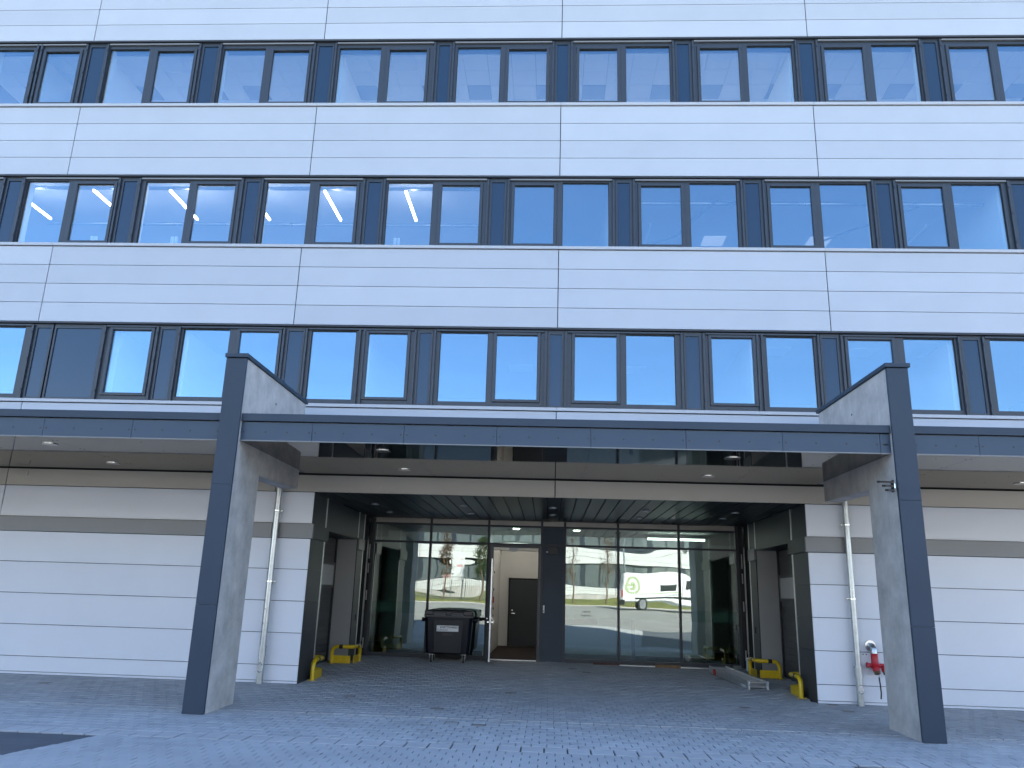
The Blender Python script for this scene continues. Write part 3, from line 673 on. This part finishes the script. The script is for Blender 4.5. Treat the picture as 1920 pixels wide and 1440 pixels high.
# ------------------------------------------------------------------ things on the forecourt
def hoop(A, Cn, Bp, label):
    z = gz(A[1]); A, Cn, Bp = [Vector((p[0], p[1], 0)) for p in (A, Cn, Bp)]
    root = thing('crash_barrier', label, 'barrier', (A.x, A.y, z), 0, 'yellow crash barriers at the loading door corners')
    o = A.copy(); A, Cn, Bp = A-o, Cn-o, Bp-o; H, r, cr0 = 0.385, 0.045, 0.14
    d1 = (Cn-A).normalized(); d2 = (Bp-Cn).normalized(); up = Vector((0, 0, 1))
    def arc(c, u, v, rad, n=7): return [c + rad*(math.cos(t*math.pi/2/n)*u + math.sin(t*math.pi/2/n)*v) for t in range(n+1)]
    zA, zC, zB = gz((A+o).y)-z, gz((Cn+o).y)-z, gz((Bp+o).y)-z
    pts = [A+up*zA] + arc(A+d1*cr0+up*(H-cr0), -d1, up, cr0)
    pts += arc(Cn-d1*cr0+d2*cr0+up*H, -d2, d1, cr0)
    pts += arc(Bp-d2*cr0+up*(H-cr0), up, d2, cr0) + [Bp+up*zB]
    tube('hoop', pts, r, 'yellow', root, 14)
    def band(p0, p1): tube('black_band', [p0, p1], r+0.0015, 'black', root, 14)
    m1 = A+d1*((Cn-A).length*0.42)+up*H; band(m1-d1*0.045, m1+d1*0.045)
    m2 = Cn+d2*((Bp-Cn).length*0.55)+up*H; band(m2-d2*0.045, m2+d2*0.045)
    n = d1.cross(up)*0.004
    for p, q in ((A, Cn), (Cn, Bp)):
        dd = (q-p).normalized(); L = (q-p).length; pp = p + dd*(0.03 if p == A else 0.06); qq = q - dd*(0.06 if q == Cn else 0.03); nn = dd.cross(up)*0.005
        bm = bmesh.new(); zl, zh = 0.012, 0.185
        v = [bm.verts.new(w) for w in (pp+nn+up*zl, qq+nn+up*zl, qq-nn+up*zl, pp-nn+up*zl, pp+nn+up*zh, qq+nn+up*zh, qq-nn+up*zh, pp-nn+up*zh)]
        for f in ((0, 3, 2, 1), (4, 5, 6, 7), (0, 1, 5, 4), (1, 2, 6, 5), (2, 3, 7, 6), (3, 0, 4, 7)): bm.faces.new([v[i] for i in f])
        obj('kick_plate', bm, 'yellow', root)
    for p, zz in ((A, zA), (Bp, zB)):
        f = boxes('foot_plate', [(p.x-0.08, p.x+0.08, p.y-0.07, p.y+0.07, zz+0.002, zz+0.012)], 'yellow', root, 0.002)
        for sx in (-1, 1): disc('bolt', (p.x+sx*0.06, p.y-0.05, zz+0.012), 0.012, 0.014, 'steel', f, 8)
MX = WL+WR
hoop((-4.72, 0.52), (-4.72, 1.25), (-5.28, 1.25), 'yellow tube crash barrier at the front corner of the left recess wall')
hoop((-5.13, 3.42), (-4.62, 3.42), (-4.62, 4.08), 'yellow tube crash barrier by the glazing left of the waste container')
hoop((MX+4.72, 0.52), (MX+4.72, 1.25), (MX+5.28, 1.25), 'yellow tube crash barrier beside the right front corner nearest the drainpipe')
hoop((MX+5.13, 3.42), (MX+4.62, 3.42), (MX+4.62, 4.08), 'yellow tube crash barrier behind the ladder at the right glazing end')

# wheeled waste container
bz = gz(4.5)
w = thing('waste_container', 'black four-wheeled waste container with a white name sticker before the glass front', 'waste bin', (-2.50, 4.62, bz), math.radians(3))
bm = bmesh.new()
secs = [(0.20, 0.50, 0.36), (0.235, 0.535, 0.385), (0.70, 0.565, 0.42), (1.08, 0.59, 0.445)]
rings = []
for z, hx, hy in secs:
    c = 0.07; P = [(-hx+c, -hy), (hx-c, -hy), (hx, -hy+c), (hx, hy-c), (hx-c, hy), (-hx+c, hy), (-hx, hy-c), (-hx, -hy+c)]
    rings.append([bm.verts.new((*p, z)) for p in P])
for a, b in zip(rings[:-1], rings[1:]):
    for k in range(8): bm.faces.new((a[k], a[(k+1) % 8], b[(k+1) % 8], b[k]))
bm.faces.new(rings[0][::-1]); bm.faces.new(rings[-1])
body = obj('body', bm, 'bin', w)
prism('front_bulge', [(-0.33, 0.24), (0.33, 0.24), (0.36, 1.02), (-0.36, 1.02)], 'y', -0.452, -0.36, 'bin', body, 0.012)
bm = bmesh.new(); add_box(bm, -0.62, 0.62, -0.475, 0.47, 1.075, 1.115); bmesh.ops.bevel(bm, geom=bm.edges[:], offset=0.012, segments=2, affect='EDGES')
obj('rim', bm, 'bin_lid', w)
bm = bmesh.new(); rr = []
for z, hx, hy in ((1.118, 0.61, 0.46), (1.19, 0.60, 0.45), (1.235, 0.57, 0.41), (1.262, 0.44, 0.30), (1.27, 0.2, 0.15)):
    c = 0.06; P = [(-hx+c, -hy), (hx-c, -hy), (hx, -hy+c), (hx, hy-c), (hx-c, hy), (-hx+c, hy), (-hx, hy-c), (-hx, -hy+c)]; rr.append([bm.verts.new((*p, z)) for p in P])
for a, b in zip(rr[:-1], rr[1:]):
    for k in range(8): bm.faces.new((a[k], a[(k+1) % 8], b[(k+1) % 8], b[k]))
bm.faces.new(rr[0][::-1]); bm.faces.new(rr[-1])
lid = obj('lid', bm, 'bin_lid', w)
for x0, x1 in ((-0.60, -0.38), (-0.07, 0.07), (0.36, 0.60)): bx('lid_handle', x0, x1, -0.495, -0.44, 1.125, 1.235, 'bin_lid', lid, 0.015)
bx('lid_grip', -0.38, 0.36, -0.50, -0.462, 1.20, 1.225, 'bin_lid', lid, 0.008)
st = bx('name_sticker', -0.285, 0.255, -0.4555, -0.4525, 0.74, 0.88, 'white_label', w)
text('sticker_text', 'KNETTENBRECH', 0.066, 'ink', st, (-0.20, -0.4565, 0.818), (math.pi/2, 0, 0), bold=True)
text('sticker_text', 'GURDULIC', 0.056, 'ink', st, (-0.275, -0.4565, 0.758), (math.pi/2, 0, 0))
bx('recess_grip', -0.13, 0.12, -0.4555, -0.4525, 0.64, 0.70, 'black', w, 0.004)
for sx in (-1, 1):
    tube('trunnion', [(sx*0.58, -0.05, 1.0), (sx*0.70, -0.05, 1.0)], 0.05, 'bin', w); 
tube('side_handle', [(0.60, -0.30, 1.02), (0.72, -0.28, 1.02), (0.74, 0.0, 1.03), (0.88, 0.05, 1.03)], 0.022, 'bin', w, 8)
tube('side_handle', [(-0.60, -0.30, 1.0), (-0.66, -0.28, 1.0), (-0.66, 0.2, 1.0), (-0.58, 0.25, 1.0)], 0.02, 'bin', w, 8)
for sx in (-1, 1):
    for yy in (-0.31, 0.31):
        c = boxes('castor', [(sx*0.40-0.035, sx*0.40-0.029, yy-0.03, yy+0.05, 0.05, 0.19), (sx*0.40+0.029, sx*0.40+0.035, yy-0.03, yy+0.05, 0.05, 0.19), (sx*0.40-0.06, sx*0.40+0.06, yy-0.05, yy+0.06, 0.19, 0.20)], 'galv', w)
        tube('wheel', [(sx*0.40-0.024, yy+0.03, 0.096), (sx*0.40+0.024, yy+0.03, 0.096)], 0.095, 'rubber', c, 20)
        tube('hub', [(sx*0.40-0.027, yy+0.03, 0.096), (sx*0.40+0.027, yy+0.03, 0.096)], 0.04, 'galv', c, 12)

# aluminium ladder lying on the paving (two sections folded together)
la = thing('ladder', 'folded aluminium ladder lying flat on the paving at the right', 'ladder', (4.36, 1.54, gz(1.6)+0.004), math.radians(5.9))
la.rotation_euler = (math.atan2(gz(4.2)-gz(1.6), 2.6), 0, math.radians(5.9))
for lv, z in ((0, 0.0), (1, 0.085)):
    for sx in (-1, 1): bx('rail', sx*0.2-0.0125, sx*0.2+0.0125, 0, 2.68, z, z+0.075, 'alu', la, 0.004)
    for i in range(10): bx('rung', -0.187, 0.187, 0.10+i*0.27, 0.13+i*0.27, z+0.022, z+0.054, 'alu', la, 0.004)
for sx in (-1, 1):
    for z in (0, 0.085): bx('foot', sx*0.2-0.016, sx*0.2+0.016, -0.05, 0.03, z-0.002, z+0.078, 'lens', la, 0.004)
bx('hinge', -0.222, -0.214, 2.15, 2.33, -0.002, 0.13, 'red', la); bx('sticker', -0.2145, -0.2130, 0.15, 0.45, 0.01, 0.06, 'white_label', la)

# leftover building bits along the glass
def lying(name, label, cat, x0, x1, yc, d, h, m, rot=0.0, z=None):
    o = boxes(name, [(-(x1-x0)/2, (x1-x0)/2, -d/2, d/2, 0, h)], m, None, 0.004); zz = gz(yc)+0.003 if z is None else z
    for v in o.data.vertices: v.co.x -= (x1-x0)/2; v.co.y -= d/2
    o.location = ((x0+x1)/2, yc, zz); o.rotation_euler = (0.028, 0, math.radians(rot)); return tag(o, label, cat)
lying('plank', 'short dark red-brown plank on the paving left of the white strip', 'plank', 1.14, 1.86, 5.12, 0.11, 0.045, 'timber_red', -2)
lying('aluminium_strip', 'long pale aluminium strip lying along the foot of the glass', 'metal strip', 1.80, 4.05, 4.93, 0.045, 0.03, 'alu', -2)
lying('plank', 'short light timber offcut lying across the pale aluminium strip', 'plank', 2.68, 3.30, 4.86, 0.07, 0.075, 'timber', -2)
lying('timber_batten', 'short grey batten between the strip and the ladder end', 'batten', 4.10, 4.55, 5.12, 0.06, 0.05, 'brickgrey', -3)
lying('paving_block', 'single grey paving block standing by the right end of the glass', 'block', 4.62, 4.82, 4.98, 0.10, 0.10, 'brickgrey', 4)
bo = thing('water_bottle', 'clear plastic water bottle standing at the right end of the glazing', 'bottle', (4.96, 4.85, gz(4.85)+0.002))
bm = bmesh.new(); add_tube(bm, [(0, 0, z) for z in (0, 0.02, 0.10, 0.12, 0.14, 0.22, 0.26, 0.285)], [0.034, 0.04, 0.04, 0.036, 0.04, 0.038, 0.016, 0.014], 14); obj('bottle_body', bm, 'bottle', bo, (0, 0, 0), True)
tube('bottle_cap', [(0, 0, 0.285), (0, 0, 0.31)], 0.017, 'white_label', bo)

# fire service inlet on the facade
h = thing('fire_hydrant_valve', 'red fire service inlet valve on a steel elbow on the right wall', 'hydrant', (6.12, -0.002, 0.62))
tube('elbow', [(0, 0, 0.44), (0, -0.07, 0.44), (0, -0.115, 0.425), (0.005, -0.14, 0.39), (0.005, -0.145, 0.30)], 0.058, 'galv', h, 16)
tube('wall_flange', [(0, 0, 0.44), (0, -0.014, 0.44)], 0.10, 'steel', h, 20)
bm = bmesh.new(); add_tube(bm, [(0.005, -0.145, 0.31), (0.005, -0.145, 0.29), (0.005, -0.145, 0.14), (0.005, -0.145, 0.10), (0.005, -0.145, 0.05)], [0.07, 0.062, 0.066, 0.10, 0.085], 16)
add_tube(bm, [(-0.14, -0.15, 0.10), (0.20, -0.15, 0.10)], 0.035, 10); hv = obj('valve_body', bm, 'red', h, (0, 0, 0), True)
for x in (0.005, 0.17): tube('outlet', [(x, -0.15, 0.08), (x, -0.19, 0.02), (x, -0.205, -0.01)], [0.065, 0.068, 0.06], 'red', hv, 14); tube('outlet_cap', [(x, -0.205, -0.01), (x, -0.225, -0.045)], 0.055, 'brass', hv, 14)
for x in (-0.14, 0.20): tube('hand_wheel', [(x-0.012, -0.15, 0.10), (x+0.012, -0.15, 0.10)], 0.05, 'red', hv, 12)
tube('chain', [(0.03, -0.17, -0.02), (0.05, -0.18, -0.08), (0.052, -0.17, -0.12)], 0.009, 'steel', h, 8)
tube('hose', [(0.05, -0.17, -0.11), (0.06, -0.17, -0.25), (0.065, -0.168, -0.38), (0.055, -0.165, -0.49)], 0.013, 'rubber', h, 10)
hs = bx('sign_plate', -0.17, -0.06, -0.006, 0.0, 0.25, 0.31, 'white_label', h); 
for x in (-0.15, -0.09): disc_ = bx('plate_bolt', x-0.01, x+0.01, -0.011, -0.0061, 0.27, 0.29, 'black', h)

# small slatted lamp on the right pillar
fl_ = thing('outdoor_lamp', 'small black three-finned lamp on an arm on the right pillar', 'lamp', (5.30, -3.74, 3.56))
tube('lamp_arm', [(0.0, 0.0, 0.0), (-0.03, -0.06, 0.0), (-0.10, -0.08, 0.0)], 0.016, 'black', fl_, 8)
tube('lamp_joint', [(-0.085, -0.08, -0.03), (-0.085, -0.08, 0.04)], 0.02, 'steel', fl_, 8)
for i, (wd, z) in enumerate(((0.20, 0.05), (0.13, -0.01), (0.09, -0.075))):
    bm = bmesh.new(); add_box(bm, -0.115-wd, -0.115, -0.14, -0.03, z, z+0.03); bmesh.ops.rotate(bm, verts=bm.verts[:], cent=(-0.115, -0.08, z), matrix=Matrix.Rotation(math.radians(8), 3, 'X')); obj('lamp_fin', bm, 'black', fl_)
bx('lamp_spine', -0.114, -0.10, -0.13, -0.04, -0.09, 0.09, 'black', fl_)
wlmp = thing('wall_lamp', 'black wedge-shaped wall lamp on the dark panel beside the open door', 'lamp', (0.085, GY+0.019, 2.86))
prism('lamp_housing', [(-0.10, 0.19), (0.12, 0.19), (0.15, 0.0), (-0.13, 0.0)], 'y', -0.14, -0.001, 'black', wlmp, 0.006)
tube('sensor', [(-0.155, -0.07, 0.06), (-0.155, -0.02, 0.06)], 0.022, 'white_label', wlmp, 10)

# ------------------------------------------------------------------ across the street (seen mirrored in the glass)
OY = -44.0; oz = 1.7
ob = thing('facing_building', 'long white office building across the street, mirrored in the entrance glass', 'building', (0, OY, oz))
bx('core_wall', -60, 60, -14, -0.35, -0.2, 12.2, 'backing', ob)
bx('plinth', -60, 60, -0.3, 0.02, -0.2, 0.35, 'concrete', ob)
for z0, z1 in ((0.36, 1.15), (2.95, 4.35), (6.6, 8.3), (10.4, 12.3)):
    n = 3
    for i in range(-10, 10):
        for r in range(n):
            bx('facade_panel', i*5.8+0.02, i*5.8+5.78, -0.05, 0.0, z0+(z1-z0)*r/n+0.012, z0+(z1-z0)*(r+1)/n-0.012, 'opp_white', ob)
for z0, z1 in ((1.16, 2.94), (4.36, 6.59), (8.31, 10.39)):
    for i in range(-20, 20):
        wf = bx('window', i*2.9, i*2.9+2.899, -0.20, -0.14, z0, z1, 'frame', ob)
        for a, b in ((0.30, 1.45), (1.60, 2.75)): bx('pane', i*2.9+a, i*2.9+b, -0.139, -0.12, z0+0.08, z1-0.12, 'opp_glass', wf)
vg = sheet('grass_verge', -120, 120, [-43.9, -41, -36.2], 0.01, 'grass', 'stuff', 60)
kb = bx('kerb', -120, 120, -36.2, -36.0, 0.9, 1.05, 'concrete'); kb['kind'] = 'structure'
def fence(x0, x1, y):
    z = gz(y); f = thing('metal_fence', 'grey metal bar fence on the verge across the street', 'fence', ((x0+x1)/2, y, z))
    L = (x1-x0)/2
    for zz in (0.15, 1.55): bx('fence_rail', -L, L, -0.02, 0.02, zz, zz+0.05, 'fence', f)
    x = -L
    i = 0
    while x <= L:
        bx('fence_post' if i % 16 == 0 else 'fence_bar', x-0.014 if i % 16 else x-0.035, x+0.014 if i % 16 else x+0.035, -0.041, -0.021, 0.0, 1.7, 'fence', f); x += 0.16; i += 1
fence(-14.5, -4.0, -38.5)
def tree(x, y, h_, cw, m, n, label, seed):
    rnd = random.Random(seed); z0 = gz(y); t = thing('street_tree', label, 'tree', (x, y, z0))
    bm = bmesh.new(); add_tube(bm, [(0, 0, -0.1), (0.03, 0, h_*0.35), (0, 0.04, h_*0.7), (0.02, 0, h_*0.97)], [0.07, 0.055, 0.035, 0.012], 8)
    for i in range(16):
        a = rnd.uniform(0, 6.28); zz = h_*rnd.uniform(0.36, 0.85); L = cw*rnd.uniform(0.5, 1.0)*(1.15-zz/h_)
        add_tube(bm, [(0, 0, zz), (math.cos(a)*L*0.5, math.sin(a)*L*0.5, zz+L*0.5), (math.cos(a)*L, math.sin(a)*L, zz+L*1.1)], [0.022, 0.014, 0.005], 5)
    obj('trunk', bm, 'bark', t, (0, 0, 0), True)
    bm = bmesh.new(); cl = [(rnd.uniform(0, 6.28), h_*rnd.uniform(0.36, 0.98)) for _ in range(26)]
    for i in range(n):
        a, zz = cl[rnd.randrange(26)]; f = max(0.08, 1.0-abs(zz/h_-0.55)*1.9); R = cw*f*0.75
        c = Vector((math.cos(a)*R*0.6+rnd.gauss(0, 0.17), math.sin(a)*R*0.6+rnd.gauss(0, 0.17), zz+rnd.gauss(0, 0.2)))
        u = Vector((rnd.gauss(0, 1), rnd.gauss(0, 1), rnd.gauss(0, 1))).normalized(); v = u.orthogonal().normalized(); s = rnd.uniform(0.04, 0.08)
        bm.faces.new([bm.verts.new(c+u*s), bm.verts.new(c+v*s*0.6), bm.verts.new(c-u*s), bm.verts.new(c-v*s*0.6)])
    obj('crown', bm, m, t)
tree(-8.4, -38.0, 5.4, 0.9, 'leaf_brown', 1600, 'slim brown-leaved young tree behind the bar fence across the street', 1)
tree(-5.4, -37.6, 5.2, 1.3, 'leaf_green', 3600, 'green bushy young tree at the end of the bar fence across the street', 2)
tree(1.9, -37.8, 5.8, 1.0, 'leaf_brown', 450, 'almost bare young tree across the street left of the van', 3)
tree(4.6, -37.6, 6.0, 1.0, 'leaf_brown', 700, 'thin brown young tree across the street behind the van tail', 4)
lp = thing('street_lamp', 'tall grey street lamp behind the white van', 'street lamp', (5.9, -37.2, gz(-37.2)))
tube('post', [(0, 0, 0), (0, 0, 7.5)], [0.08, 0.045], 'galv', lp, 10); bx('lamp_head', -0.09, 0.09, -0.05, 0.75, 7.45, 7.56, 'band_grey', lp, 0.02); bx('lamp_glass', -0.06, 0.06, 0.25, 0.7, 7.435, 7.449, 'lens', lp)
sg = thing('sign_board', 'white notice board with a red panel by the bar fence across the street', 'sign', (-7.6, -39.2, gz(-39.2)))
bx('board', -0.55, 0.55, -0.03, 0.03, 1.2, 3.4, 'white_label', sg, 0.01); bx('red_panel', -0.1, 0.42, 0.031, 0.036, 2.75, 3.05, 'pink', sg); bx('red_panel', -1.25, -0.58, -0.03, 0.03, 1.35, 1.75, 'pink', sg)
for x in (-0.45, 0.45): bx('post', x-0.04, x+0.04, -0.07, -0.031, 0, 3.3, 'galv', sg)

# parked delivery van, nose towards +X, its flank facing the entrance
VY = -31.0
vn = thing('delivery_van', 'white delivery van with a round green emblem parked across the street', 'van', (5.05, VY, gz(VY)+0.005))
prof = [(0.0, 0.42), (0.05, 2.45), (0.25, 2.64), (4.35, 2.62), (4.75, 2.42), (5.5, 1.55), (6.45, 1.28), (6.72, 0.95), (6.75, 0.40)]
bd = prism('body', prof, 'y', -1.0, 1.0, 'van_white', vn, 0.06)
bx('sill_trim', 0.9, 5.0, 0.985, 1.02, 0.62, 0.78, 'van_dark', vn, 0.008)
bx('bumper', -0.06, 0.25, -0.95, 1.01, 0.32, 0.62, 'van_dark', vn, 0.03); bx('bumper', 6.5, 6.80, -0.95, 0.98, 0.30, 0.62, 'van_dark', vn, 0.04)
prism('side_window', [(4.5, 1.52), (5.42, 1.52), (4.86, 2.2), (4.5, 2.2)], 'y', 1.0, 1.012, 'van_dark', vn)
prism('rear_side_window', [(2.75, 1.45), (3.85, 1.45), (3.85, 2.1), (2.75, 2.1)], 'y', 1.0, 1.012, 'van_dark', vn)
prism('windscreen', [(4.86, 2.34), (5.50, 1.58), (5.515, 1.59), (4.875, 2.36)], 'y', -0.85, 0.85, 'van_dark', vn)
bx('green_stripe', 0.9, 4.1, 1.0, 1.006, 1.22, 1.30, 'green', vn); bx('door_seam', 4.28, 4.30, 1.0, 1.006, 0.8, 2.4, 'van_dark', vn)
bx('mirror', 5.25, 5.42, 1.01, 1.22, 1.5, 1.85, 'van_dark', vn, 0.03); bx('headlight', 6.45, 6.66, 0.6, 1.012, 0.9, 1.2, 'lens', vn, 0.02); bx('tail_light', -0.02, 0.08, 0.82, 1.012, 0.9, 1.6, 'red', vn, 0.01)
for x in (1.45, 5.55):
    for sy_ in (-1, 1):
        y0, y1 = (0.76, 1.02) if sy_ > 0 else (-1.02, -0.76)
        wh = tube('wheel', [(x, y0, 0.35), (x, y1, 0.35)], 0.35, 'rubber', vn, 24)
        tube('rim', [(x, (y1 if sy_ > 0 else y0)-0.005*sy_, 0.35), (x, (y1 if sy_ > 0 else y0)+0.012*sy_, 0.35)], 0.23, 'alu', wh, 20)
# round emblem: green disc with a white e-like ring
bm = bmesh.new(); add_tube(bm, [(0, 0, 0), (0, 0.008, 0)], 0.52, 32); em = obj('emblem', bm, 'green', vn, (0.72, 1.0, 1.80))
bm = bmesh.new(); ring = []
for i in range(33):
    t = math.radians(-40 + 290*i/32); ring.append((t,))
for rO, rI in ((0.36, 0.22),):
    vs = []
    for i in range(33):
        t = math.radians(30 + 300*i/32); vs.append((bm.verts.new((-rO*math.cos(t), 0.010, rO*math.sin(t))), bm.verts.new((-rI*math.cos(t), 0.010, rI*math.sin(t)))))
    for a, b in zip(vs[:-1], vs[1:]): bm.faces.new((a[0], b[0], b[1], a[1]))
add_box(bm, -0.36, -0.02, 0.0085, 0.0115, -0.06, 0.06)
obj('emblem_ring', bm, 'van_white', em, (0.72, 1.0, 1.80))
text('van_lettering', 'OWILL', 0.26, 'band_grey', vn, (4.05, 1.004, 0.92), (math.pi/2, 0, math.pi), 0.002)
